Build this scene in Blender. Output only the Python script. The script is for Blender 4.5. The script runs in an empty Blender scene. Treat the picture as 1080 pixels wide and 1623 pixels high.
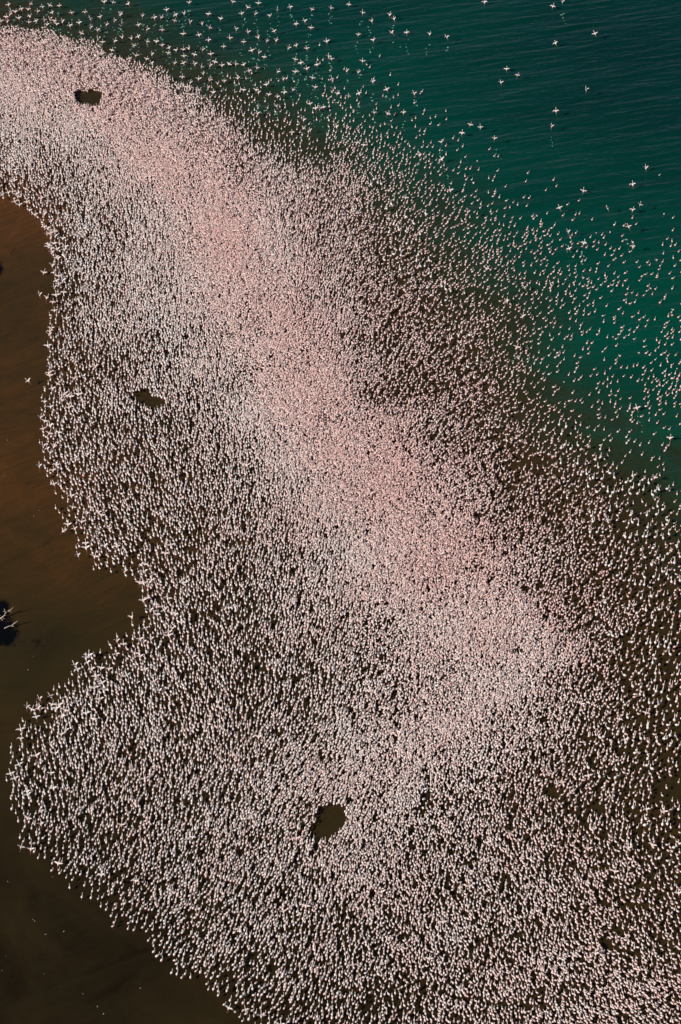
import bpy, bmesh, math, random
import numpy as np
from mathutils import Vector, Matrix

R = math.radians
random.seed(7)
rng = np.random.default_rng(11)
scene = bpy.context.scene
col = scene.collection

# ------------------------------------------------------------------ camera
PITCH = R(42.0)                 # aerial view, looking down at the lake
VFOV = R(24.0)
DIST = 318.0                    # metres from the lens to the middle of the frame
PW, PH = 1080.0, 1623.0         # the photograph's pixels, used to read places off it
cam_d = bpy.data.cameras.new("camera")
cam = bpy.data.objects.new("camera", cam_d)
col.objects.link(cam)
CAM = Vector((0.0, -DIST * math.cos(PITCH), DIST * math.sin(PITCH)))
cam.location = CAM
cam.rotation_euler = (math.pi / 2 - PITCH, 0, 0)
cam_d.sensor_fit = 'VERTICAL'
cam_d.angle = VFOV
cam_d.clip_start = 1.0
cam_d.clip_end = 20000.0
scene.camera = cam

# ------------------------------------------------------------------ sky and sun
SUN_EL = R(31.0)
SHADOW_AZ = R(31.0)             # shadows fall to the right and away
world = bpy.data.worlds.new("World")
scene.world = world
world.use_nodes = True
wn = world.node_tree
bg = wn.nodes["Background"]
sky = wn.nodes.new("ShaderNodeTexSky")
sky.sky_type = 'NISHITA'
sky.sun_disc = False
sky.sun_elevation = SUN_EL
sky.altitude = 1000.0          # a high lake under thin, clear air
sky.dust_density = 0.1
sky.ozone_density = 4.0
to_sun = Vector((-math.cos(SHADOW_AZ) * math.cos(SUN_EL), -math.sin(SHADOW_AZ) * math.cos(SUN_EL), math.sin(SUN_EL)))
sky.sun_rotation = math.atan2(to_sun.x, to_sun.y)
wn.links.new(sky.outputs[0], bg.inputs[0])
bg.inputs[1].default_value = 0.05
sun_d = bpy.data.lights.new("sun", 'SUN')
sun_d.energy = 5.0
sun_d.angle = R(0.5)
sun_d.color = (1.0, 0.94, 0.86)
sun = bpy.data.objects.new("sun", sun_d)
col.objects.link(sun)
sun.rotation_euler = to_sun.to_track_quat('Z', 'Y').to_euler()

scene.view_settings.view_transform = 'Standard'
scene.view_settings.look = 'None'
scene.view_settings.exposure = 0.08
scene.view_settings.gamma = 1.0

# ------------------------------------------------------------------ helpers
FPX = (PH / 2) / math.tan(VFOV / 2)
SP, CP = math.sin(PITCH), math.cos(PITCH)


def ground(px, py, z=0.0):
    """world point at height z seen at photograph pixel (px, py); arrays allowed"""
    u = (np.asarray(px, float) - PW / 2) / FPX
    v = (PH / 2 - np.asarray(py, float)) / FPX
    dx, dy, dz = u, CP + v * SP, -SP + v * CP
    t = (z - CAM.z) / dz
    return dx * t, CAM.y + dy * t


def pixel(x, y, z=0.0):
    x = np.asarray(x, float); y = np.asarray(y, float) - CAM.y; zz = z - CAM.z
    depth = y * CP - zz * SP
    up = y * SP + zz * CP
    return PW / 2 + FPX * x / depth, PH / 2 - FPX * up / depth


def tag(o, label=None, cat=None, group=None, kind=None):
    if label: o["label"] = label
    if cat: o["category"] = cat
    if group: o["group"] = group
    if kind: o["kind"] = kind
    return o


def seg_dist(px, py, poly):
    """unsigned distance, in photograph pixels, to a polyline"""
    best = np.full(np.shape(px), 1e9)
    for (x0, y0), (x1, y1) in zip(poly[:-1], poly[1:]):
        dx, dy = x1 - x0, y1 - y0
        t = np.clip(((px - x0) * dx + (py - y0) * dy) / (dx * dx + dy * dy), 0, 1)
        best = np.minimum(best, np.hypot(px - x0 - t * dx, py - y0 - t * dy))
    return best


def inside(px, py, poly):
    c = np.zeros(np.shape(px), bool)
    n = len(poly)
    for i in range(n):
        x0, y0 = poly[i]; x1, y1 = poly[(i + 1) % n]
        if y0 == y1: continue
        hit = ((y0 > py) != (y1 > py)) & (px < (x1 - x0) * (py - y0) / (y1 - y0) + x0)
        c ^= hit
    return c


def idw(px, py, pts, power=3.0):
    num = np.zeros(np.shape(px)); den = np.zeros(np.shape(px))
    for x, y, v in pts:
        w = 1.0 / (np.hypot(px - x, py - y) + 25.0) ** power
        num += w * v; den += w
    return num / den


def smooth(a, b, x):
    t = np.clip((x - a) / (b - a), 0, 1)
    return t * t * (3 - 2 * t)


# ------------------------------------------------------------------ materials
class NT:
    def __init__(self, name):
        self.m = bpy.data.materials.new(name); self.m.use_nodes = True
        self.t = self.m.node_tree
        self.b = self.t.nodes["Principled BSDF"]

    def n(self, kind, **kw):
        nd = self.t.nodes.new(kind)
        for k, v in kw.items():
            if isinstance(k, str) and hasattr(nd, k): setattr(nd, k, v)
        return nd

    def l(self, a, b): self.t.links.new(a, b)

    def mix(self, fac, a, b, mode='MIX'):
        nd = self.t.nodes.new("ShaderNodeMix"); nd.data_type = 'RGBA'; nd.blend_type = mode
        for sock, val in ((nd.inputs[0], fac), (nd.inputs[6], a), (nd.inputs[7], b)):
            if hasattr(val, 'links'): self.l(val, sock)
            elif isinstance(val, (int, float)): sock.default_value = val
            else: sock.default_value = (*val, 1.0)
        return nd.outputs[2]

    def math(self, op, a, b=0.0, c=0.0, clamp=False):
        nd = self.t.nodes.new("ShaderNodeMath"); nd.operation = op; nd.use_clamp = clamp
        for i, val in enumerate((a, b, c)):
            if hasattr(val, 'links'): self.l(val, nd.inputs[i])
            else: nd.inputs[i].default_value = val
        return nd.outputs[0]

    def ramp(self, fac, stops):
        nd = self.t.nodes.new("ShaderNodeValToRGB")
        el = nd.color_ramp.elements
        while len(el) < len(stops): el.new(0.5)
        for e, (p, c) in zip(el, stops):
            e.position = p; e.color = (*c, 1)
        self.l(fac, nd.inputs[0])
        return nd.outputs[0]

    def attr(self, name, typ='GEOMETRY'):
        nd = self.t.nodes.new("ShaderNodeAttribute"); nd.attribute_name = name; nd.attribute_type = typ
        return nd

    def noise(self, vec, scale, detail=3.0, rough=0.5, dist=0.0):
        nd = self.t.nodes.new("ShaderNodeTexNoise")
        nd.inputs['Scale'].default_value = scale; nd.inputs['Detail'].default_value = detail
        nd.inputs['Roughness'].default_value = rough; nd.inputs['Distortion'].default_value = dist
        self.l(vec, nd.inputs['Vector'])
        return nd.outputs[0]

    def mapping(self, vec, rot=0.0, sc=(1, 1, 1)):
        nd = self.t.nodes.new("ShaderNodeMapping")
        nd.vector_type = 'TEXTURE'      # turns first, then stretches
        nd.inputs['Rotation'].default_value = (0, 0, rot); nd.inputs['Scale'].default_value = tuple(1 / c for c in sc)
        self.l(vec, nd.inputs['Vector'])
        return nd.outputs[0]


def srgb(r, g, b):
    f = lambda c: (c / 255 / 12.92) if c / 255 <= 0.04045 else ((c / 255 + 0.055) / 1.055) ** 2.4
    return (f(r), f(g), f(b))


def lake_material():
    m = NT("lake_water")
    geo = m.n("ShaderNodeNewGeometry").outputs['Position']
    depth = m.attr("depth").outputs['Fac']
    silt_and_vignette = m.attr("silt_and_vignette").outputs['Fac']
    hole = m.attr("hole").outputs['Fac']
    # ragged edge between brown shallows and green deep water
    n1 = m.noise(m.mapping(geo, R(-35), (0.55, 1, 1)), 0.10, 6, 0.68, 1.2)
    n1c = m.math('MULTIPLY', m.math('SUBTRACT', n1, 0.5), 20.0)
    dep = m.math('ADD', depth, n1c)
    green = m.math('SMOOTHSTEP' if False else 'MULTIPLY_ADD', dep, 1 / 13.0, 0.5, clamp=True)
    # brown, silty water; lens vignetting painted in, darker toward the bottom left
    n2 = m.noise(m.mapping(geo, 0.5, (1, 0.6, 1)), 0.11, 5, 0.62, 0.8)
    s2 = m.math('ADD', silt_and_vignette, m.math('MULTIPLY', m.math('SUBTRACT', n2, 0.5), 0.7), clamp=True)
    brown = m.ramp(s2, [(0.0, srgb(31, 22, 7)), (0.32, srgb(58, 47, 22)), (0.62, srgb(72, 52, 23)), (1.0, srgb(104, 65, 30))])
    swirl = m.noise(m.mapping(geo, R(35), (0.25, 1, 1)), 0.5, 5, 0.65, 1.8)
    brown = m.mix(m.math('MULTIPLY_ADD', swirl, 1.6, -0.62, clamp=True), brown, srgb(46, 39, 20))
    fine = m.noise(geo, 2.6, 4, 0.7)
    brown = m.mix(m.math('MULTIPLY', fine, 0.55), brown, srgb(30, 22, 8))
    # green deep water, paler turbid clouds; lens vignetting painted dark toward the top right
    n3 = m.noise(m.mapping(geo, R(8), (0.35, 1, 1)), 0.07, 4, 0.55)
    gcol = m.ramp(n3, [(0.25, srgb(0, 60, 45)), (0.5, srgb(0, 72, 55)), (0.78, srgb(1, 79, 60))])
    olive = m.ramp(n1, [(0.3, srgb(22, 50, 32)), (0.7, srgb(36, 52, 30))])
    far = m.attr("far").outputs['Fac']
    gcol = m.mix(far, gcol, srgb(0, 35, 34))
    mid = m.math('MULTIPLY_ADD', dep, 1 / 12.0, -0.08, clamp=True)
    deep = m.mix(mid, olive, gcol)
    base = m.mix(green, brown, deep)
    # weed-dark holes by the driftwood
    hn = m.math('ADD', hole, m.math('MULTIPLY', m.math('SUBTRACT', m.noise(geo, 0.7, 5, 0.75), 0.5), 1.1))
    hf = m.math('MULTIPLY_ADD', hn, 4.0, -1.6, clamp=True)
    base = m.mix(hf, base, srgb(8, 8, 8))
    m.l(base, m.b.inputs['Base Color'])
    m.b.inputs['Roughness'].default_value = 0.16
    m.b.inputs['IOR'].default_value = 1.33
    # wind waves: long low crests running across, with chop on top
    w1 = m.noise(m.mapping(geo, R(15), (0.16, 1.0, 1)), 0.30, 2, 0.5, 0.3)
    w2 = m.noise(m.mapping(geo, R(13), (0.20, 1.0, 1)), 0.85, 3, 0.6, 0.5)
    w3 = m.noise(m.mapping(geo, R(20), (0.4, 1.0, 1)), 3.2, 3, 0.6, 0.3)
    hgt = m.math('ADD', m.math('MULTIPLY', w1, 0.6), m.math('ADD', m.math('MULTIPLY', w2, 0.32), m.math('MULTIPLY', w3, 0.055)))
    calm = m.math('MULTIPLY_ADD', green, 0.85, 0.15)
    bump = m.n("ShaderNodeBump")
    m.l(m.math('MULTIPLY', hgt, calm), bump.inputs['Height'])
    bump.inputs['Distance'].default_value = 0.8
    bump.inputs['Strength'].default_value = 1.0
    m.l(bump.outputs[0], m.b.inputs['Normal'])
    return m.m


def plumage_material():
    m = NT("flamingo_plumage")
    c = m.attr("plume")
    tint = m.attr("tint", 'INSTANCER').outputs['Fac']
    t = m.ramp(tint, [(0.0, (0.80, 0.80, 0.77)), (0.25, (0.80, 0.73, 0.675)), (0.6, (0.79, 0.635, 0.585)), (1.0, (0.78, 0.52, 0.475))])
    geo = m.n("ShaderNodeTexCoord").outputs['Object']
    mott = m.noise(geo, 14.0, 2, 0.6)
    t = m.mix(m.math('MULTIPLY', mott, 0.22), t, (0.70, 0.52, 0.48))
    rnd = m.n('ShaderNodeObjectInfo').outputs['Random']
    t = m.mix(m.math('MULTIPLY', m.math('POWER', rnd, 3.0), 0.32), t, (0.50, 0.42, 0.37))     # some birds greyer than others
    feather = m.mix(1.0, t, c.outputs['Color'], 'MULTIPLY')
    base = m.mix(c.outputs['Alpha'], c.outputs['Color'], feather)
    m.l(base, m.b.inputs['Base Color'])
    m.b.inputs['Roughness'].default_value = 0.75
    m.b.inputs['Specular IOR Level'].default_value = 0.25
    return m.m


def wood_material():
    m = NT("bleached_driftwood")
    o = m.n("ShaderNodeTexCoord").outputs['Object']
    g = m.noise(m.mapping(o, 0.4, (1, 6, 6)), 3.0, 5, 0.65)
    m.l(m.ramp(g, [(0.25, (0.16, 0.11, 0.07)), (0.5, (0.36, 0.28, 0.20)), (0.8, (0.52, 0.44, 0.34))]), m.b.inputs['Base Color'])
    m.b.inputs['Roughness'].default_value = 0.85
    bp = m.n("ShaderNodeBump"); bp.inputs['Strength'].default_value = 0.6; bp.inputs['Distance'].default_value = 0.03
    m.l(g, bp.inputs['Height']); m.l(bp.outputs[0], m.b.inputs['Normal'])
    return m.m


def foam_material():
    m = NT("splash_foam")
    o = m.n("ShaderNodeNewGeometry").outputs['Position']
    g = m.noise(o, 9.0, 3, 0.6)
    m.l(m.ramp(g, [(0.35, (0.03, 0.13, 0.085)), (0.65, (0.24, 0.42, 0.33))]), m.b.inputs['Base Color'])
    m.b.inputs['Roughness'].default_value = 0.45
    return m.m


def twig_material():
    m = NT("dark_wet_twig")
    o = m.n("ShaderNodeTexCoord").outputs['Object']
    g = m.noise(o, 6.0, 3, 0.6)
    m.l(m.ramp(g, [(0.3, (0.012, 0.009, 0.007)), (0.7, (0.05, 0.036, 0.024))]), m.b.inputs['Base Color'])
    m.b.inputs['Roughness'].default_value = 0.7
    return m.m


M_LAKE, M_BIRD, M_WOOD, M_FOAM, M_TWIG = lake_material(), plumage_material(), wood_material(), foam_material(), twig_material()

# ------------------------------------------------------------------ the lake
SHORE = [(-400, 170), (-150, 240), (-40, 285), (0, 300), (35, 325), (60, 350), (85, 385), (92, 450), (85, 520), (74, 600), (65, 680), (70, 740),
         (95, 800), (115, 850), (150, 900), (200, 915), (222, 942), (236, 966), (190, 1005), (150, 1030), (100, 1075), (70, 1110),
         (40, 1150), (18, 1200), (12, 1250), (22, 1290), (48, 1350), (92, 1385), (140, 1425), (180, 1460), (220, 1490), (257, 1525),
         (312, 1560), (362, 1600), (400, 1632), (480, 1700), (640, 1820)]
SHORE = [(x - 6 if x < 130 else x, y) for x, y in SHORE]
UPPER = [(-400, 20), (0, 36), (60, 40), (110, 55), (170, 76), (222, 92), (272, 112), (312, 138), (352, 160), (385, 190), (420, 215), (470, 245)]
DROPOFF = [(-500, -90), (-150, -20), (0, 14), (150, 62), (240, 100), (340, 150), (430, 210), (520, 262), (600, 318), (680, 385), (725, 440),
           (780, 485), (810, 560), (832, 620), (872, 672), (960, 715), (1040, 765), (1088, 850), (1180, 1000), (1400, 1250)]


def build_lake():
    near_x = np.linspace(-75, 75, 126); near_y = np.linspace(-110, 150, 209)
    far = np.array([100, 160, 300, 700, 1500, 4000.0])
    xs = np.concatenate([-75 - far[::-1], near_x, 75 + far])
    ys = np.concatenate([-110 - far[:4][::-1], near_y, 150 + far])
    X, Y = np.meshgrid(xs, ys)
    nx, ny = len(xs), len(ys)
    verts = np.stack([X.ravel(), Y.ravel(), np.zeros(X.size)], 1)
    ii = (np.arange(ny - 1)[:, None] * nx + np.arange(nx - 1)[None, :]).ravel()
    faces = np.stack([ii, ii + 1, ii + nx + 1, ii + nx], 1)
    me = bpy.data.meshes.new("lake")
    me.from_pydata(verts.tolist(), [], faces.tolist())
    cx = np.clip(X.ravel(), -75, 75); cy = np.clip(Y.ravel(), -110, 150)
    px, py = pixel(cx, cy)
    d = seg_dist(px, py, DROPOFF) / 11.3
    side = inside(px, py, DROPOFF + [(1400, -3000), (-500, -3000)])
    depth = np.where(side, d, -d)
    silt_and_vignette = idw(px, py, [(0, 340, 1.0), (30, 480, .62), (20, 600, .75), (30, 760, .85), (110, 900, .75), (20, 900, .6), (80, 1020, .25), (20, 1080, .35),
                        (40, 1400, .12), (150, 1560, .08), (20, 1600, .04), (300, 600, .4), (140, 150, .38), (520, 1300, .3), (700, 600, .4),  # lowest values also paint the vignette into the bottom-left water
                        (820, 740, .42), (1000, 1100, .42), (1000, 1300, .4), (600, 1500, .2), (1000, 1600, .3), (500, 400, .4)])
    hole = np.zeros(px.size)
    for hx, hy, rx, ry in ((10, 1003, 20, 25), (1, 970, 15, 24), (30, 1043, 7, 5), (-6, 428, 12, 16), (60, 1018, 22, 12)):
        amp = 0.55 if hx == 60 else 1.0
        hole = np.maximum(hole, amp * (1.25 - np.hypot((px - hx) / rx, (py - hy) / ry) * 0.75))
    vignette_and_tone = smooth(1200, 100, np.hypot(px - 1080, (py - 0) * 1.3) ) ** 2 * 0.78  # lens vignette painted into the water colour, darkest at the top-right corner
    vignette_and_tone = np.clip(np.maximum(vignette_and_tone, smooth(330, 0, py) * 0.6), 0, 1)
    for name, arr in (("depth", depth), ("silt_and_vignette", silt_and_vignette), ("hole", np.clip(hole, 0, 1)), ("far", vignette_and_tone)):
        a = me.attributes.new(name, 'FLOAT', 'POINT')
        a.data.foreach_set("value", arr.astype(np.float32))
    me.materials.append(M_LAKE)
    for p in me.polygons: p.use_smooth = True
    o = bpy.data.objects.new("lake", me)
    col.objects.link(o)
    tag(o, "brown silty shallows deepening into wind-rippled green lake water", kind="structure")


build_lake()

# ------------------------------------------------------------------ flamingo bodies
WHITE = (1.0, 1.0, 1.0, 1.0)
ROSE = (0.98, 0.72, 0.70, 1.0)
RED = (0.60, 0.22, 0.19, 0.0)
BLACK = (0.012, 0.010, 0.010, 0.0)
LEG = (0.34, 0.13, 0.11, 0.0)
BILL = (0.10, 0.03, 0.03, 0.0)


class Body:
    """collects lofted tubes and wings into one mesh with a colour per corner"""
    def __init__(self): self.v, self.f, self.c = [], [], []

    def loft(self, pts, n=8, cap=True):
        """pts: (position, half width, half height, colour)"""
        base = len(self.v)
        P = [Vector(p[0]) for p in pts]
        side0 = Vector((1, 0, 0))
        for i, (p, rw, rh, c) in enumerate(pts):
            t = (P[min(i + 1, len(P) - 1)] - P[max(i - 1, 0)]).normalized()
            s = (side0 - t * side0.dot(t)).normalized()
            u = s.cross(t)
            for k in range(n):
                a = 2 * math.pi * k / n
                self.v.append(P[i] + s * (math.cos(a) * rw) + u * (math.sin(a) * rh))
                self.c.append(c)
        for i in range(len(pts) - 1):
            for k in range(n):
                a = base + i * n + k; b = base + i * n + (k + 1) % n
                self.f.append((a, b, b + n, a + n))
        if cap:
            self.f.append(tuple(base + k for k in range(n))[::-1])
            e = base + (len(pts) - 1) * n
            self.f.append(tuple(e + k for k in range(n)))

    def wing(self, stations):
        """stations: (leading edge, trailing edge, thickness, front colour, rear colour); four points a section"""
        base = len(self.v)
        for le, te, th, c0, c1 in stations:
            le, te = Vector(le), Vector(te)
            mid = le.lerp(te, 0.62); up = Vector((0, 0, th))
            q = le.lerp(te, 0.28)
            for p, c in ((le, c0), (q + up, c0), (mid + up * 0.8, c0), (mid.lerp(te, 0.12) + up * 0.75, c1), (te, c1), (mid - up * 0.4, c1), (q - up * 0.5, c0)):
                self.v.append(p); self.c.append(c)
        n = 7
        for i in range(len(stations) - 1):
            for k in range(n):
                a = base + i * n + k; b = base + i * n + (k + 1) % n
                self.f.append((a, b, b + n, a + n))
        e = base + (len(stations) - 1) * n
        self.f.append(tuple(e + k for k in range(n)))

    def mesh(self, name):
        me = bpy.data.meshes.new(name)
        me.from_pydata([tuple(p) for p in self.v], [], self.f)
        bm = bmesh.new(); bm.from_mesh(me)
        bmesh.ops.recalc_face_normals(bm, faces=bm.faces)
        bm.to_mesh(me); bm.free()
        a = me.color_attributes.new("plume", 'FLOAT_COLOR', 'POINT')
        a.data.foreach_set("color", np.array(self.c, np.float32).ravel())
        for p in me.polygons: p.use_smooth = True
        me.materials.append(M_BIRD)
        return me


def curve(pts, k=2):
    """Catmull-Rom refinement of a loft list"""
    out = []
    for i in range(len(pts) - 1):
        p0, p1, p2, p3 = pts[max(i - 1, 0)], pts[i], pts[i + 1], pts[min(i + 2, len(pts) - 1)]
        for j in range(k):
            t = j / k
            def cr(a, b, c, d): return 0.5 * (2 * b + (c - a) * t + (2 * a - 5 * b + 4 * c - d) * t * t + (3 * b - a - 3 * c + d) * t ** 3)
            pos = tuple(cr(p0[0][m], p1[0][m], p2[0][m], p3[0][m]) for m in range(3))
            out.append((pos, max(cr(p0[1], p1[1], p2[1], p3[1]), .004), max(cr(p0[2], p1[2], p2[2], p3[2]), .004),
                        p1[3] if t < 0.5 else p2[3]))
    out.append(pts[-1])
    return out


def standing(name, neck, zb=0.62, pitch=0.0, legs='stand', neck_r=0.029, fat=0.93, leg_len=None):
    """neck: (y, z) offsets from the breast, last two are head centre and bill tip"""
    b = Body()
    cp, sp = math.cos(pitch), math.sin(pitch)
    def P(y, z): return (0, y * cp - z * sp, zb + y * sp + z * cp)
    pts = [(P(-.31, -.03), .012, .010, ROSE), (P(-.25, -.01), .060 * fat, .045 * fat, ROSE), (P(-.14, .015), .135 * fat, .115 * fat, WHITE),
           (P(0.0, .02), .158 * fat, .145 * fat, WHITE), (P(.11, .015), .120 * fat, .118 * fat, WHITE), (P(.175, .04), .060 * fat, .064 * fat, WHITE)]
    y0, z0 = pts[-1][0][1], pts[-1][0][2]
    for i, (dy, dz) in enumerate(neck[:-2]):
        pts.append(((0, y0 + dy, z0 + dz), neck_r, neck_r, WHITE))
    hy, hz = neck[-2]; by, bz = neck[-1]
    pts.append(((0, y0 + hy, z0 + hz), .042, .045, WHITE))
    my, mz = hy * .45 + by * .55, hz * .45 + bz * .55 + .008
    pts.append(((0, y0 + my, z0 + mz), .026, .028, ROSE))
    pts.append(((0, y0 + by, z0 + bz), .008, .008, BILL))
    b.loft(curve(pts), 8)
    # folded wing edges: rosy coverts lying along each flank
    for s in (-1, 1):
        w = []
        for y, r in ((.08, .02), (.0, .05), (-.12, .05), (-.25, .03), (-.34, .008)):
            x = s * (.138 * fat if y > -.2 else (.07 if y > -.3 else .02))
            p = P(y, .02 if y > -.2 else -.02)
            w.append(((x, p[1], p[2]), .022, r, ROSE if y > -.2 else BLACK))
        b.loft(w, 6)
    if legs != 'swim':
        for s in (-1, 1):
            sw = {'stand': 0.0, 'walk': s * 0.12, 'run': s * 0.22}[legs]
            b.loft([((s * .05, -.03, zb - .06), .022, .022, LEG), ((s * .05, -.05 + sw * .4, zb * .52), .013, .013, LEG),
                    ((s * .05, -.02 + sw, -.05), .010, .010, LEG)], 5)
    return b.mesh(name)


def flying(name, dih=(0.3, 0.5, 0.3), sweep=0.0, pitch=0.35, neck_up=0.5, legs='trail', asym=0.0, span=1.0):
    b = Body()
    cp, sp = math.cos(pitch), math.sin(pitch)
    def P(x, y, z): return (x, y * cp - z * sp, y * sp + z * cp)
    pts = [(P(0, -.34, 0), .012, .012, ROSE), (P(0, -.26, .0), .06, .035, ROSE), (P(0, -.12, .0), .105, .085, WHITE), (P(0, .02, 0), .115, .10, WHITE),
           (P(0, .14, 0), .085, .085, WHITE), (P(0, .22, .02), .05, .05, WHITE)]
    y0, z0 = pts[-1][0][1], pts[-1][0][2]
    cn, sn = math.cos(neck_up), math.sin(neck_up)
    for d, k in ((.10, 0), (.22, .012), (.34, .0), (.43, 0)):
        pts.append(((0, y0 + d * cn - k * sn, z0 + d * sn + k * cn), .034 if d < .43 else .042, .034 if d < .43 else .044, WHITE))
    pts.append(((0, y0 + .49 * cn + .01, z0 + .49 * sn - .015), .026, .026, ROSE))
    pts.append(((0, y0 + .53 * cn + .03, z0 + .52 * sn - .06), .008, .008, BILL))
    b.loft(curve(pts), 8)
    for s in (-1, 1):
        d0, d1, d2 = [d + s * asym for d in dih]
        x = .05; z = .04; y = .10
        st = []
        segs = ((0, 0, .24), (.16, d0, .26), (.17, d1, .24), (.15, d2, .17), (.12, d2, .03))
        yy = y
        for i, (L, a, ch) in enumerate(segs):
            x += L * math.cos(a) * span; z += L * math.sin(a) * span
            yy = y + (.02, .05, .07, .02 - sweep * .12, -.06 - sweep * .2)[i]
            le = P(s * x, yy, z); te = P(s * (x - .01), yy - ch, z - .015)
            st.append((le, te, .022 if i < 4 else .008, ROSE if i == 4 else WHITE, BLACK if i >= 3 else ROSE))
        b.wing(st)
    for s in (-1, 1):
        hip = P(s * .045, -.10, -.05)
        if legs == 'trail':
            knee = P(s * .05, -.34, -.13); foot = P(s * .045, -.62, -.20)
        else:
            knee = (hip[0], hip[1] - .12 - s * .14, hip[2] - .22); foot = (hip[0], hip[1] - .34 - s * .12, hip[2] - .42)
        b.loft([(hip, .022, .022, LEG), (knee, .014, .014, LEG), (foot, .011, .011, LEG),
                ((foot[0], foot[1] - .07, foot[2] - .01), .03, .006, LEG)], 5)
    return b.mesh(name)


STAND = [standing("flamingo_alert", [(.05, .10), (.04, .24), (.04, .36), (.08, .45), (.15, .36)], legs='stand'),
         standing("flamingo_curved", [(.09, .06), (.10, .18), (.03, .28), (.08, .38), (.16, .30)], legs='walk'),
         standing("flamingo_striding", [(.08, .10), (.14, .23), (.17, .35), (.22, .43), (.29, .36)], legs='run', pitch=.12),
         standing("flamingo_tall", [(.02, .12), (-.02, .26), (.0, .41), (.05, .50), (.12, .42)], legs='walk'),
         standing("flamingo_feeding", [(.10, .05), (.20, -.08), (.22, -.28), (.20, -.46), (.13, -.52)], legs='stand', pitch=-.1),
         standing("flamingo_crouched", [(.10, .02), (.14, .10), (.08, .18), (.10, .27), (.18, .22)], legs='walk')]
SWIM = [standing("flamingo_swimming", [(.08, .05), (.10, .16), (.05, .25), (.10, .33), (.18, .27)], zb=.07, legs='swim', fat=.98),
        standing("flamingo_swimming_upright", [(.05, .09), (.05, .20), (.04, .30), (.09, .37), (.17, .30)], zb=.07, legs='swim', fat=.98),
        standing("flamingo_swimming_low", [(.10, .02), (.17, .08), (.15, .18), (.21, .25), (.28, .18)], zb=.06, legs='swim', fat=.98)]
TALL = [standing("tall_flamingo_upright", [(.06, .14), (.07, .32), (.02, .50), (.07, .64), (.17, .56)], zb=.72, legs='stand', neck_r=.042, fat=1.12),
        standing("tall_flamingo_curved", [(.12, .08), (.16, .22), (.05, .38), (.08, .52), (.18, .44)], zb=.72, legs='walk', neck_r=.042, fat=1.12),
        standing("tall_flamingo_leaning", [(.10, .10), (.20, .24), (.24, .40), (.30, .50), (.39, .42)], zb=.72, legs='stand', neck_r=.042, fat=1.12)]
FLY = [flying("flamingo_wings_level", (.12, .18, .05)),
       flying("flamingo_wings_raised", (.75, .9, .7), legs='run', neck_up=.7),
       flying("flamingo_wings_half_raised", (.40, .5, .3), asym=.12, legs='run'),
       flying("flamingo_wings_banked", (.25, .35, .1), asym=-.35, sweep=.3, neck_up=.6),
       flying("flamingo_wings_arched", (.55, .1, -.5), sweep=.7, neck_up=.8, legs='run'),
       flying("flamingo_wings_swept", (.6, .7, .2), asym=.25, sweep=1.0, neck_up=.55)]
FLY_WORDS = ["wings held level", "wings raised high", "wings half raised", "wings banked", "wings arched", "wings swept back"]

# ------------------------------------------------------------------ where the birds are
DENS = ["887700000000000000", "999875300000000000", "999988764210000000", "788998754331000000", "667899876542100000", "556789987643221000",
        "456789986654333222", "456789987654332322", "456778888655432222", "455677898655542113", "455667899765542223", "455566799976553211",
        "455566679997635421", "445556678998765432", "444555667999876533", "444555567898876543", "444555567788997543", "445565566778898643",
        "455666556678887643", "456666667888876543", "556666678887665543", "556666777876665443", "445666677876666543", "444566667766666654",
        "444456666666666543", "444445566666666666", "444444455555566666"]
LEVEL = np.array([0, .15, .45, 1.05, 1.75, 2.5, 3.6, 5.2, 8.2, 13.5])
GRID = np.array([[LEVEL[int(c)] for c in row] for row in DENS])
P_ = np.pad(GRID, 1, mode='edge')
GRID = .6 * GRID + .1 * (P_[:-2, 1:-1] + P_[2:, 1:-1] + P_[1:-1, :-2] + P_[1:-1, 2:])


def grid_at(px, py):
    gx = np.clip((px - 30) / 60, 0, 16.999); gy = np.clip((py - 30) / 60, 0, 25.999)
    ix, iy = gx.astype(int), gy.astype(int); fx, fy = gx - ix, gy - iy
    a = GRID[iy, ix] * (1 - fx) + GRID[iy, ix + 1] * fx
    b = GRID[iy + 1, ix] * (1 - fx) + GRID[iy + 1, ix + 1] * fx
    return a * (1 - fy) + b * fy


# gaps in the crowd: centre, half sizes
GAPS = [(132, 152, 13, 13), (148, 156, 15, 14), (229, 631, 13, 15), (246, 639, 15, 11), (526, 1300, 25, 28), (511, 1317, 17, 18), (500, 1338, 5, 12), (552, 1270, 7, 6),
        (678, 1266, 12, 10), (836, 733, 32, 11), (815, 740, 18, 8), (97, 326, 9, 6), (760, 815, 12, 6), (870, 1255, 14, 8), (935, 1280, 20, 10), (1060, 1255, 26, 22),
        (960, 1490, 13, 7), (820, 1030, 9, 5)]
LAND = SHORE + [(2500, 1820), (2500, -600), (-400, -600)]
CROWD_TOP = UPPER + [(520, 262), (470, -400), (-400, -400)]

NOISE_W = [(rng.uniform(.02, .10) * math.cos(a), rng.uniform(.02, .10) * math.sin(a), rng.uniform(0, 6.28)) for a in rng.uniform(0, 6.28, 14)]


def wobble(px, py):
    return sum(np.sin(px * a + py * b + c) for a, b, c in NOISE_W) / math.sqrt(len(NOISE_W) / 2)


HOOK = [(760, 930), (835, 975), (862, 1025), (800, 1095), (700, 1150), (600, 1195), (510, 1235)]      # where the packed crest doubles back


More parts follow.
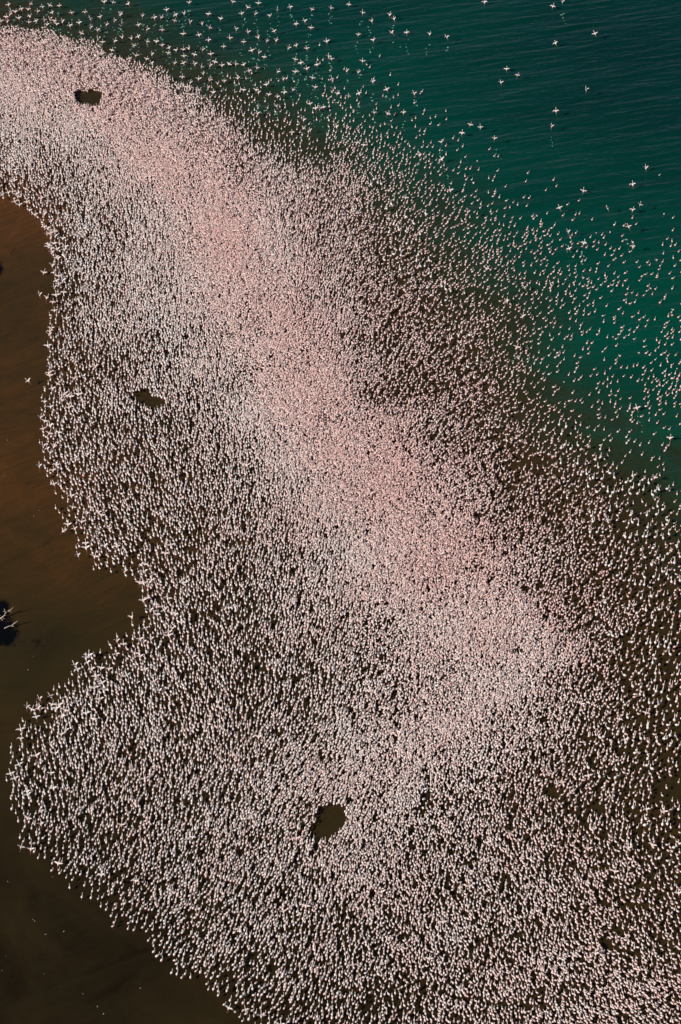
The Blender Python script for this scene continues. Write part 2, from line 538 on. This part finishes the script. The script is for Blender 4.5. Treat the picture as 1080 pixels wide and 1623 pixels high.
def density(px, py):
    d = grid_at(px, py) * np.clip(1 + .11 * wobble(px, py), .25, 2)
    d = np.maximum(d, 11.0 * np.exp(-(seg_dist(px, py, HOOK) / 34.0) ** 2) * (1 - .35 * smooth(760, 520, px)))
    ex, ey = px + 3.0 * wobble(py * 1.7, px), py + 3.0 * wobble(px * 1.3 + 60, py)
    d = np.where(inside(ex, ey, LAND), d, 0)
    d = np.where(inside(ex, ey, CROWD_TOP), 0, d)
    edge = seg_dist(px, py, SHORE)
    d = d * (0.45 + 0.55 * smooth(0, 45, edge))
    gx, gy = px + 2.0 * wobble(py * 3, px * 2), py + 2.0 * wobble(px * 3, py * 2)
    for hx, hy, rx, ry in GAPS:
        loose = .3 if (hx, hy) in ((836, 733), (815, 740), (870, 1255), (935, 1280), (1060, 1255), (678, 1266), (960, 1490)) else 0.0
        d = np.where(np.hypot((gx - hx) / rx, (gy - hy) / ry) < 1, d * loose, d)
    d = np.where(px < 480, d * (.30 + .70 * smooth(0, 38, seg_dist(px, py, UPPER))), d)
    # a second, looser edge of swimmers beyond the crowd's upper rim
    rim = seg_dist(px, py, UPPER + [(520, 262)])
    d = np.where(inside(px, py, CROWD_TOP) & (px > 300) & (py > 110), 1.25 * np.exp(-rim / 34.0) * smooth(300, 440, px) + .5 * np.exp(-rim / 20.0), d)
    d = d * (1 - .55 * smooth(250, 170, py) * smooth(470, 500, px))
    d = d * (1 + .14 * smooth(1250, 1420, py) + .18 * smooth(560, 700, px) * smooth(1100, 1250, py)) * (1 - .06 * smooth(330, 180, px) * smooth(380, 480, py))
    return d


def draw_birds():
    x0, x1 = -66, 66
    lo, hi = ground(540, 1675)[1], ground(540, -10)[1]
    area = (x1 - x0) * (hi - lo)
    n = 900000
    X = rng.uniform(x0, x1, n); Y = rng.uniform(lo, hi, n)
    px, py = pixel(X, Y, .55)      # the photograph shows the backs, not the feet
    ok = (px > -25) & (px < 1105)
    X, Y, px, py = X[ok], Y[ok], px[ok], py[ok]
    d = density(px, py)
    cand = n / area
    accept = np.clip(d / cand * 2.2, 0, 1)
    keep = rng.random(len(X)) < accept
    X, Y, px, py, d = X[keep], Y[keep], px[keep], py[keep], d[keep]
    rad = np.clip(.60 / np.sqrt(np.maximum(d, .01)), .13, .60) * rng.uniform(.78, 1.15, len(d))
    cell = .45
    grid = {}
    out = []
    second = rng.random(len(X))
    for i in range(len(X)):
        x, y, r = X[i], Y[i], rad[i]
        if d[i] < .6 and second[i] > .55: continue
        cx, cy = int(x // cell), int(y // cell)
        k = int(r // cell) + 1
        good = True
        for a in range(cx - k, cx + k + 1):
            for b in range(cy - k, cy + k + 1):
                for j in grid.get((a, b), ()):
                    if ((X[j] - x) * .92) ** 2 + ((Y[j] - y) * 1.1) ** 2 < r * r:
                        good = False; break
                if not good: break
            if not good: break
        if good:
            grid.setdefault((cx, cy), []).append(i); out.append(i)
    out = np.array(out)
    return X[out], Y[out], px[out], py[out], d[out]


BX, BY, BPX, BPY, BD = draw_birds()
NB = len(BX)
RIDGE = [(-60, 90), (130, 110), (250, 210), (340, 320), (375, 430), (440, 560), (520, 680), (600, 770), (680, 850), (735, 925)]
ridge_d = seg_dist(BPX, BPY, RIDGE)
deepwater = np.where(inside(BPX, BPY, DROPOFF + [(1400, -3000), (-500, -3000)]), seg_dist(BPX, BPY, DROPOFF), -seg_dist(BPX, BPY, DROPOFF))
shore_d = seg_dist(BPX, BPY, SHORE)
rim_d = seg_dist(BPX, BPY, UPPER)
TINT = idw(BPX, BPY, [(0, 250, .30), (100, 450, .22), (100, 700, .25), (200, 1000, .22), (60, 1250, .22), (250, 1450, .25), (450, 1580, .28), (700, 1300, .33), (550, 1100, .30),
                      (900, 1250, .46), (1000, 1580, .48), (750, 1500, .4), (950, 900, .68), (850, 650, .74), (900, 400, .74), (650, 330, .66), (1040, 600, .74), (600, 450, .6), (450, 250, .45), (300, 120, .35), (250, 600, .25), (700, 1050, .42)])
TINT = np.clip(TINT + .05 + .29 * np.exp(-(ridge_d / 85.0) ** 2) + .05 * wobble(BPX * .7, BPY * .7) + rng.normal(0, .18, NB), .03, .98)
HEAD = idw(BPX, BPY, [(30, 150, 105), (60, 330, 112), (150, 500, 95), (100, 800, 118), (200, 900, 122), (150, 1080, 112), (300, 1100, 105), (40, 1230, 100), (120, 1380, 70),
                      (250, 1480, 50), (400, 1590, 55), (250, 1300, 72), (480, 1240, 50), (450, 900, 78), (350, 650, 100), (560, 1500, 75), (720, 1560, 100), (800, 1400, 105),
                      (1000, 1580, 145), (1040, 1450, 120), (900, 1200, 70), (950, 950, 55), (850, 650, 45), (1000, 450, 42), (700, 400, 48), (450, 300, 80), (250, 120, 95), (620, 650, 55), (600, 1000, 70)])
spread = np.where(ridge_d < 70, 42.0, 15.0)
spread = np.where(BPX > 560, np.maximum(spread, 30), spread)
spread = np.where(deepwater > 0, 20.0, spread)
HEAD = HEAD + rng.normal(0, 1, NB) * spread
flip = rng.random(NB) < np.where(ridge_d < 80, .12, np.where(deepwater > -20, .04, np.where(BPX > 600, .12, .03)))
HEAD = np.where(flip, HEAD + 180, HEAD)
PI_SWIM = smooth(-150, 10, deepwater)
swim = rng.random(NB) < PI_SWIM
p_flap = .62 * np.exp(-shore_d / 16.0) * np.where((BPY > 1300), .25, 1.0) + .07 * np.exp(-shore_d / 60.0) * (BPY < 1300) + .22 * np.exp(-rim_d / 14.0) + .006
flap = (rng.random(NB) < p_flap * .62) & ~swim

VAR = np.zeros(NB, int)          # index over STAND + SWIM + FLY
mixA = rng.choice(6, NB, p=[.30, .17, .22, .22, .03, .06])
mixB = rng.choice(6, NB, p=[.20, .30, .12, .10, .10, .18])
VAR[:] = np.where((ridge_d < 90) | (BPX > 560), mixB, mixA)
VAR = np.where(swim, 6 + rng.choice(3, NB, p=[.5, .25, .25]), VAR)
VAR = np.where(flap, 9 + rng.choice(6, NB, p=[.16, .20, .22, .16, .12, .14]), VAR)
HEAD = np.where(flap, 98 + rng.normal(0, 16, NB), HEAD)
SCL = .80 * np.clip(rng.normal(1.0, .09, NB), .75, 1.25) * np.where(BPX < 560, 1.03, 1.0) * np.where(swim, .97, 1.0) * np.where(flap, 1.12, 1.0) * (1 - .09 * smooth(1100, 1400, BPY))
ZOFF = np.where(flap, rng.uniform(.42, .75, NB), 0.0)
PROTO = STAND + SWIM + FLY

# tall white birds and birds in flight, read one by one off the photograph
def spots(ox, oy, s, pts): return [(ox + x / s, oy + y / s) for x, y in pts]


TALL_AT = spots(880, 640, 4.51, [(28,155),(78,170),(45,225),(70,300),(112,330),(162,305),(45,325),(322,330),(325,385),(288,405),(308,460),(160,435),(40,430),(185,515),(225,510),
    (248,545),(272,538),(335,545),(390,505),(422,535),(552,520),(508,570),(540,560),(555,605),(600,585),(625,550),(630,620),(667,575),(738,620),(715,630),(800,615),(695,660),(535,650),
    (590,650),(480,620),(375,635),(415,640),(395,670),(345,600),(235,600),(300,640),(85,680),(440,740),(390,770),(730,740),(725,800),(770,765),(800,840),(798,870),(655,805),(540,805),
    (550,855),(592,870),(260,810),(270,850),(322,785),(370,840),(660,890),(715,960),(770,965),(812,940),(628,955),(652,955),(585,940),(500,960),(535,965),(300,925),(250,925),(110,925),
    (135,1000),(870,1030),(700,1040),(510,1075),(805,1080),(470,1100),(735,1110),(770,1125),(850,1145),(890,1100),(640,1105),(690,1160),(362,1160),(388,1165),(510,1185),(445,1235),
    (468,1255),(530,1270),(570,1295),(637,1250),(635,1300),(738,1260),(765,1205),(795,1225),(830,1280),(890,1270),(705,1245),(345,1390),(355,1430),(615,1395),(685,1385),(725,1380),
    (520,1470),(585,1505),(648,1485),(745,1480),(715,1555),(690,1535),(895,1490),(830,1605),(295,1515),(700,1590)])
TALL_AT += spots(880, 1000, 4.51, [(385,35),(410,42),(475,30),(512,10),(550,90),(652,95),(680,90),(715,90),(735,120),(792,85),(810,130),(820,175),(870,270),(875,315),(705,180),(695,235),
    (632,220),(472,215),(495,325),(600,310),(715,310),(712,360),(720,440),(760,445),(552,405),(445,490),(480,435),(605,460),(808,495),(865,510),(720,550),(670,520),(775,640),(805,680),
    (850,645),(868,680),(660,700),(515,625),(380,705),(345,765),(318,770),(445,745),(487,725),(610,775),(725,795),(820,755),(820,825),(780,780),(505,805),(570,880),(660,920),(655,970),
    (690,995),(865,970),(435,1000),(430,1055),(235,985),(315,1050),(555,1270),(800,1385),(645,1350),(765,1390),(880,1280),(890,1530)])
TALL_AT += spots(580, 220, 5.4, [(72,355),(105,385),(133,395),(45,400),(200,450),(240,530),(220,570),(180,605),(200,690),(240,740),(345,680),(265,665),(515,655),(412,735),(345,800),(285,790),
    (200,810),(465,825),(432,870),(352,905),(295,960),(245,995),(300,1005),(450,1000),(435,1055),(543,1050),(505,1095),(467,1100),(160,1045),(30,1050),(295,1130),(370,1160),(540,1160),
    (558,1190),(60,1170),(650,1270),(680,1240),(685,1300),(727,1310),(530,1285),(562,1350),(685,1390),(460,1380)])
TALL_AT += spots(720, 400, 3, [(35,385),(75,400),(110,520),(65,550),(95,600),(145,615),(8,590),(165,875),(190,940),(250,900),(430,850)])
TALL_AT += [(1045, 1362), (1022, 1310), (1068, 1345), (1000, 1340)]

FLY_AT = spots(0, 0, 5.4, [(75,42),(262,32),(428,45),(510,50),(365,60),(185,78),(245,80),(95,95),(135,100),(85,125),(55,145),(322,98),(450,108),(262,140),(165,155),(10,180),(65,185),(310,180),
    (380,170),(430,165),(470,180),(250,190),(405,210),(490,205),(535,185),(600,220),(680,195),(775,235),(700,285),(835,258),(615,110),(730,105),(775,160),(860,145),(915,210),(980,178),
    (1045,190),(1033,125),(970,20),(895,15),(985,350),(1050,320),(960,430),(880,360),(840,330),(700,340)])
FLY_AT += spots(180, 0, 5.4, [(130,32),(650,22),(455,85),(815,120),(60,122),(250,135),(352,152),(412,150),(535,128),(608,115),(525,178),(655,190),(760,205),(825,235),(920,160),(1050,250),
    (215,215),(288,250),(418,258),(598,290),(732,300),(155,330),(215,315),(290,355),(370,355),(178,390),(418,388),(478,410),(540,430),(598,425),(648,415),(765,425),(695,468),(605,480),
    (470,455),(330,465),(195,475),(815,345),(998,325),(945,400),(835,462),(870,530),(930,560),(992,548),(1048,548),(695,550),(755,570),(828,560),(600,540),(525,540),(770,630),(660,705),
    (730,675),(825,685),(895,715),(950,695),(1065,670),(735,770),(810,750),(855,790),(1040,785),(670,810),(590,660),(1025,15),(630,745),(140,500),(285,505),(330,545),(460,665)])
FLY_AT += spots(360, 0, 3, [(150,15),(100,35),(240,45),(300,35),(405,45),(495,38),(580,22),(645,60),(70,65),(135,65),(205,75),(775,70),(795,90),(690,100),(330,115),(370,100),(400,132),(100,152),
    (225,148),(150,178),(80,200),(190,195),(235,192),(475,197),(625,165),(697,190),(785,155),(855,155),(965,162),(1045,177),(293,228),(330,217),(380,230),(118,240),(152,250),(178,272),
    (325,282),(352,300),(428,308),(484,268),(497,280),(645,290),(80,308),(143,322),(105,338),(243,340),(325,342),(380,327),(570,337),(625,343),(693,388),(268,377),(407,370),(500,378),
    (187,402),(315,427),(420,415),(760,425),(890,445),(525,445),(578,457),(628,445),(80,428),(140,428),(150,440),(200,450),(240,460),(273,440),(395,493),(422,515),(440,517),(460,510),
    (700,535),(765,540),(840,535),(145,540),(522,603),(570,610),(365,570),(310,630),(365,610),(395,620),(235,505),(650,690),(618,680),(915,738),(1020,675),(1022,757),(1062,905),(850,940)])
FLY_AT += spots(720, 0, 3, [(145,10),(470,30),(515,8),(670,160),(483,205),(250,328),(302,358),(223,392),(628,425),(485,528),(463,600),(78,593),(125,605),(38,633),(192,658),(912,798),(850,877),
    (615,907),(502,988),(730,990),(885,972),(850,998),(830,1078),(542,1103),(618,1155),(548,1182),(850,1172),(65,1008)])
FLY_AT += spots(720, 400, 3, [(155,77),(335,168),(460,150),(250,235),(328,302),(300,450),(870,740),(1028,883),(955,1070)])
FLY_AT += spots(880, 1000, 4.51, [(740,515),(650,585),(460,630),(500,780),(655,1275),(780,1290),(700,1530),(525,1550),(240,1035),(75,690)])
FLY_AT += spots(880, 640, 4.51, [(375,835),(560,1440),(530,1505)])
FLY_AT += [(70, 432), (63, 467), (75, 472), (45, 604), (86, 432), (86, 386), (90, 408), (90, 445), (101, 842), (124, 880), (43, 1120), (62, 1121), (210, 978), (34, 1342)]

# the crowd makes room for them
txy = [ground(x, y + 4, 0.0) for x, y in TALL_AT]
keep = np.ones(NB, bool)
for x, y in txy: keep &= (BX - x) ** 2 + (BY - y) ** 2 > .42 ** 2
# ------------------------------------------------------------------ choose the individuals
near = np.full(NB, 3.0)
cells = {}
for i in range(NB): cells.setdefault((int(BX[i] // 1.5), int(BY[i] // 1.5)), []).append(i)
for i in range(NB):
    cx, cy = int(BX[i] // 1.5), int(BY[i] // 1.5)
    for a in (-1, 0, 1):
        for b in (-1, 0, 1):
            for j in cells.get((cx + a, cy + b), ()):
                if j != i:
                    q = math.hypot(BX[j] - BX[i], BY[j] - BY[i])
                    if q < near[i]: near[i] = q
inframe = (BPX > 3) & (BPX < 1077) & (BPY > 8) & (BPY < 1615)
score = BPY + 260 * np.clip(near, 0, 1.4) - 1.2 * np.minimum(shore_d, 200) * (BPY < 1500)


def top(mask, sc, n):
    idx = np.where(mask & keep & inframe)[0]
    return idx[np.argsort(-sc[idx])][:n]


sel_stand = top(~swim & ~flap, score, 300)
sel_swim = top(swim & (deepwater > 8), np.clip(near, 0, 2.2) * 100 + BPY * .12, 300)
n_fly_edge = max(0, 300 - len(FLY_AT))
sel_fly = top(flap & ((shore_d < 40) | (rim_d < 25)), -shore_d, n_fly_edge)
single = np.zeros(NB, bool)
for s_ in (sel_stand, sel_swim, sel_fly): single[s_] = True


def pct(x, y): return "%.1f%% across and %.1f%% down" % (x / 10.8, y / 16.23)


def facing(h): return ["right", "upper right", "up", "upper left", "left", "lower left", "down", "lower right"][int(((h + 22.5) % 360) // 45)]


def bird(name, me, x, y, z, rz, sc, tint, label, group, tilt=(0, 0)):
    o = bpy.data.objects.new(name, me)
    o.location = (x, y, z); o.rotation_euler = (tilt[0], tilt[1], rz); o.scale = (sc,) * 3
    o["tint"] = float(tint)
    col.objects.link(o)
    return tag(o, label, "flamingo", group)


def yaw(h): return R(h - 90.0)


for i in sel_stand:
    tone = "pale" if TINT[i] < .3 else ("pink" if TINT[i] > .45 else "light pink")
    pose = ["neck up", "curved neck", "striding", "tall neck", "head down", "hunched"][VAR[i]]
    bird("wading_flamingo", PROTO[VAR[i]], BX[i], BY[i], 0, yaw(HEAD[i]), SCL[i], TINT[i],
         "%s flamingo wading, %s, facing %s, %s" % (tone, pose, facing(HEAD[i]), pct(*pixel(BX[i], BY[i], .6))), "flamingos wading at the crowd's near edge")
for i in sel_swim:
    tone = "pale pink" if TINT[i] < .5 else ("pink" if TINT[i] < .7 else "rosy pink")
    bird("swimming_flamingo", PROTO[VAR[i]], BX[i], BY[i], 0, yaw(HEAD[i]), SCL[i], TINT[i],
         "small %s flamingo afloat, facing %s, %s" % (tone, facing(HEAD[i]), pct(*pixel(BX[i], BY[i], .2))), "small flamingos afloat on the open green water")
for i in sel_fly:
    k = VAR[i] - 9
    bird("flying_flamingo", PROTO[VAR[i]], BX[i], BY[i], ZOFF[i], yaw(HEAD[i]), SCL[i], TINT[i],
         "%s flamingo taking off, %s, %s" % ("whitish" if TINT[i] < .3 else "pinkish", FLY_WORDS[k], pct(*pixel(BX[i], BY[i], ZOFF[i]))), "flamingos taking wing")
for k, ((px, py), (x, y)) in enumerate(zip(TALL_AT, txy)):
    v = int(rng.choice(3, p=[.45, .35, .2]))
    h = rng.normal(75, 40) if px > 700 else rng.normal(90, 40)
    bird("white_flamingo", TALL[v], x, y, 0, yaw(h), rng.uniform(.86, 1.0), max(0.0, rng.normal(.04, .06)),
         "large white flamingo facing %s, %s, %s" % (facing(h), ["neck straight", "neck curved", "neck leaning"][v], pct(px, py)),
         "large white flamingos among the small pink ones")
SPLASH = []
for k, (px, py) in enumerate(FLY_AT):
    over = (py < 430 and px > 60) or px > 700
    z = rng.uniform(.45, 1.0) if not (px > 660 and py < 420) else rng.uniform(.6, 1.7)
    v = int(rng.choice(6, p=[.12, .22, .24, .16, .13, .13]))
    x, y = ground(px, py, z)
    h = 92 + rng.normal(0, 18)
    bird("flying_flamingo", FLY[v], x, y, z, yaw(h), rng.uniform(.78, .96), np.clip(rng.normal(.36, .13), .05, .8),
         "flamingo flying %s, %s, %s" % ("over green water" if over else "by the crowd", FLY_WORDS[v], pct(px, py)), "flamingos taking wing",
         tilt=(rng.normal(0, .12), rng.normal(0, .2)))
    if px < 720 and py < 330 and px > 20 and rng.random() < .75:
        SPLASH.append((x, y, h))
    elif px > 500 and py < 800 and rng.random() < .15: SPLASH.append((x, y, h))

# ------------------------------------------------------------------ the rest of the flock, too many to count
def flock(name, mask, label, cat):
    idx = np.where(mask)[0]
    me = bpy.data.meshes.new(name)
    me.from_pydata([(BX[i], BY[i], ZOFF[i]) for i in idx], [], [])
    rot = np.zeros((len(idx), 3), np.float32)
    rot[:, 2] = np.radians(HEAD[idx] - 90.0)
    rot[:, 0] = rng.normal(0, .06, len(idx)); rot[:, 1] = rng.normal(0, .06, len(idx))
    for nm, typ, arr in (("pose", 'INT', VAR[idx].astype(np.int32)), ("size", 'FLOAT', SCL[idx].astype(np.float32)), ("tint", 'FLOAT', TINT[idx].astype(np.float32))):
        me.attributes.new(nm, typ, 'POINT').data.foreach_set("value", arr)
    me.attributes.new("turn", 'FLOAT_VECTOR', 'POINT').data.foreach_set("vector", rot.ravel())
    o = bpy.data.objects.new(name, me)
    col.objects.link(o)
    tree = bpy.data.node_groups.new(name, 'GeometryNodeTree')
    tree.interface.new_socket("Geometry", in_out='INPUT', socket_type='NodeSocketGeometry')
    tree.interface.new_socket("Geometry", in_out='OUTPUT', socket_type='NodeSocketGeometry')
    N = tree.nodes; L = tree.links
    gi = N.new("NodeGroupInput"); go = N.new("NodeGroupOutput"); join = N.new("GeometryNodeJoinGeometry")
    def named(nm, typ):
        a = N.new("GeometryNodeInputNamedAttribute"); a.data_type = typ; a.inputs['Name'].default_value = nm
        return a.outputs['Attribute']
    pose, size, turn = named("pose", 'INT'), named("size", 'FLOAT'), named("turn", 'FLOAT_VECTOR')
    e2r = N.new("FunctionNodeEulerToRotation"); L.new(turn, e2r.inputs[0])
    for k in sorted(set(VAR[idx].tolist())):
        src = next(ob for ob in scene.objects if ob.type == 'MESH' and ob.data == PROTO[k])
        oi = N.new("GeometryNodeObjectInfo"); oi.inputs['Object'].default_value = src
        oi.transform_space = 'ORIGINAL'; oi.inputs['As Instance'].default_value = True
        cmpn = N.new("FunctionNodeCompare"); cmpn.data_type = 'INT'; cmpn.operation = 'EQUAL'
        ins = [s for s in cmpn.inputs if s.type == 'INT']
        L.new(pose, ins[0]); ins[1].default_value = int(k)
        iop = N.new("GeometryNodeInstanceOnPoints")
        L.new(gi.outputs[0], iop.inputs['Points']); L.new(cmpn.outputs[0], iop.inputs['Selection'])
        L.new(oi.outputs['Geometry'], iop.inputs['Instance'])
        L.new(e2r.outputs[0], iop.inputs['Rotation']); L.new(size, iop.inputs['Scale'])
        L.new(iop.outputs[0], join.inputs[0])
    L.new(join.outputs[0], go.inputs[0])
    md = o.modifiers.new("flock", 'NODES'); md.node_group = tree
    tag(o, label, cat, kind="stuff")
    return o


for k, me in enumerate(PROTO):      # a pose no single bird above shows is stood by the next bird of the crowd
    if not any(ob.type == 'MESH' and ob.data == me for ob in scene.objects):
        c = np.where(keep & inframe & ~single & (VAR == k))[0]
        i = c[np.argmax(score[c])]
        single[i] = True
        bird("wading_flamingo", me, BX[i], BY[i], ZOFF[i], yaw(HEAD[i]), SCL[i], TINT[i], "single flamingo standing in the crowd, %s" % pct(BPX[i], BPY[i]),
             "flamingos wading at the crowd's near edge")
flock("flamingo_flock", keep & ~single & ~(swim & (deepwater > 8)), "vast flock of pink and white flamingos packed across the brown shallows", "flamingos")
flock("swimming_flamingo_flock", keep & ~single & swim & (deepwater > 8), "scattered small pink flamingos swimming out over the green water", "flamingos")

# ------------------------------------------------------------------ splashes left by running feet
def splashes():
    v, f = [], []
    for x, y, h in SPLASH:
        d = R(270 + (h - 90) * .25 + rng.normal(0, 5))
        n = int(rng.integers(2, 6)); s = rng.uniform(.9, 1.5)
        for k in range(n):
            cx = x + math.cos(d) * s + rng.normal(0, .15); cy = y + math.sin(d) * s + rng.normal(0, .12)
            s += rng.uniform(.7, 1.3)
            r = rng.uniform(.10, .24) * (1 - .08 * k); hh = rng.uniform(.05, .14) * (1 - .12 * k)
            for b in range(int(rng.integers(1, 4))):
                ox, oy = cx + rng.normal(0, r * .7), cy + rng.normal(0, r * .7)
                rr = r * rng.uniform(.4, .9); base = len(v); m = 7
                for lev, (q, zz) in enumerate(((1.0, -.01), (.75, .55), (.3, .95))):
                    for a in range(m):
                        ang = 2 * math.pi * a / m
                        jr = rr * q * rng.uniform(.75, 1.25)
                        v.append((ox + math.cos(ang) * jr, oy + math.sin(ang) * jr, hh * zz))
                for lev in range(2):
                    for a in range(m):
                        i0 = base + lev * m + a; i1 = base + lev * m + (a + 1) % m
                        f.append((i0, i1, i1 + m, i0 + m))
                f.append(tuple(base + 2 * m + a for a in range(m)))
    me = bpy.data.meshes.new("foot_splashes")
    me.from_pydata(v, [], f)
    me.materials.append(M_FOAM)
    for p in me.polygons: p.use_smooth = True
    o = bpy.data.objects.new("foot_splashes", me)
    col.objects.link(o)
    tag(o, "pale green splashes trailing behind flamingos running on the water", "splashes", kind="stuff")


splashes()

# ------------------------------------------------------------------ moulted feathers afloat on the brown shallows
def feathers():
    v, f = [], []
    while len(f) < 3 * 20:
        px, py = rng.uniform(0, 240), rng.uniform(340, 1620)
        if inside(np.array([px + 8]), np.array([py]), LAND)[0]: continue
        x, y = ground(px, py); a = rng.uniform(0, 6.28); L = rng.uniform(.05, .13); w = L * .28
        dx, dy = math.cos(a), math.sin(a); b = len(v)
        for t, ww, z in ((-1, .1, .006), (-.3, 1, .022), (.4, .8, .03), (1, .05, .05)):
            for sgn in (-1, 1):
                v.append((x + dx * L * t - dy * w * ww * sgn, y + dy * L * t + dx * w * ww * sgn, z + .012 * abs(t)))
        for k in range(3): f.append((b + 2 * k, b + 2 * k + 1, b + 2 * k + 3, b + 2 * k + 2))
    me = bpy.data.meshes.new("floating_feathers")
    me.from_pydata(v, [], f)
    a = me.color_attributes.new("plume", 'FLOAT_COLOR', 'POINT')
    a.data.foreach_set("color", np.tile(np.array([.45, .4, .36, 0], np.float32), len(v)))
    me.materials.append(M_BIRD)
    o = bpy.data.objects.new("floating_feathers", me)
    col.objects.link(o)
    tag(o, "tiny pale moulted feathers drifting on the brown shallows at left", "feathers", kind="stuff")


feathers()

# ------------------------------------------------------------------ driftwood by the left edge
def limb(b, pts, r0, r1, n=7):
    P = [Vector(p) for p in pts]
    q = []
    for i, p in enumerate(P):
        t = i / (len(P) - 1); r = .72 * (r0 * (1 - t) + r1 * t) * random.uniform(.85, 1.15)
        q.append((tuple(p), r, r * .9, (1, 1, 1, 1)))
    b.loft(q, n)


def wood(name, limbs, parent=None, mat=M_WOOD, at=(0, 0, 0)):
    b = Body()
    for pts, r0, r1 in limbs: limb(b, pts, r0, r1)
    me = b.mesh(name); me.materials.clear(); me.materials.append(mat)
    o = bpy.data.objects.new(name, me)
    col.objects.link(o)
    if parent: o.parent = parent
    else: o.location = at
    return o


def gp(px, py, z, org):
    x, y = ground(px, py, z)
    return (float(x) - org[0], float(y) - org[1], z)


def empty(name, org):
    e = bpy.data.objects.new(name, None); e.empty_display_size = .3
    e.location = (org[0], org[1], 0); col.objects.link(e)
    return e


org = [float(c) for c in ground(18, 992)]
log = empty("fallen_log", org)
tag(log, "bleached forked log lying across the dark hole at the left edge", "log")
wood("trunk", [([gp(7, 996, .05, org), gp(13, 993, .18, org), gp(19, 991.5, .32, org)], .085, .11)], log)
wood("branch", [([gp(19, 991.5, .32, org), gp(23, 988, .62, org), gp(29, 984, .95, org)], .10, .085)], log)
wood("stub", [([gp(18, 992, .3, org), gp(23, 993, .28, org)], .08, .06)], log)
org2 = [float(c) for c in ground(7, 978)]
bush = empty("dead_branch", org2)
tag(bush, "tangled dead branch with bare twigs above the forked log", "branch")
wood("trunk", [([gp(-3, 982, -.05, org2), gp(3, 979, .2, org2), gp(8, 975, .5, org2), gp(9, 970, .9, org2), gp(7, 965, 1.3, org2)], .16, .06)], bush)
for q in ([(8, 974, .5), (12, 969, .8), (17, 969, .9), (19.5, 970, .85)], [(12, 969, .8), (18, 966, 1.1), (20, 964, 1.3), (21.5, 962, 1.4)], [(9, 970, .9), (5, 969, 1.0)],
          [(4, 978, .2), (7, 981, .15), (12, 980, .1)], [(8, 975, .5), (11, 976, .4)], [(1, 980, .1), (-1, 977, .3), (2, 975, .4)], [(2, 980, .15), (5, 984, .05), (2, 984, .0)]):
    wood("twig", [([gp(*p, org2) for p in q], .065, .025)], bush)
for pts in ([(15, 403, .02), (18, 400, .04), (22, 396, .05), (26, 394, .02)], [(27, 393, .02), (30, 391.5, .03), (36, 391, .02)]):
    o3 = [float(c) for c in ground(pts[0][0], pts[0][1])]
    t = wood("sunken_twig", [([gp(*p, o3) for p in pts], .06, .03)], mat=M_TWIG, at=(o3[0], o3[1], 0))
    tag(t, ("longer" if pts[0][0] == 15 else "shorter") + " dark twig lying in brown shallows at the left edge", "twig", "dark twigs in the shallows")

print("birds", NB, "singles", len(sel_stand), len(sel_swim), len(sel_fly), len(FLY_AT), len(TALL_AT))
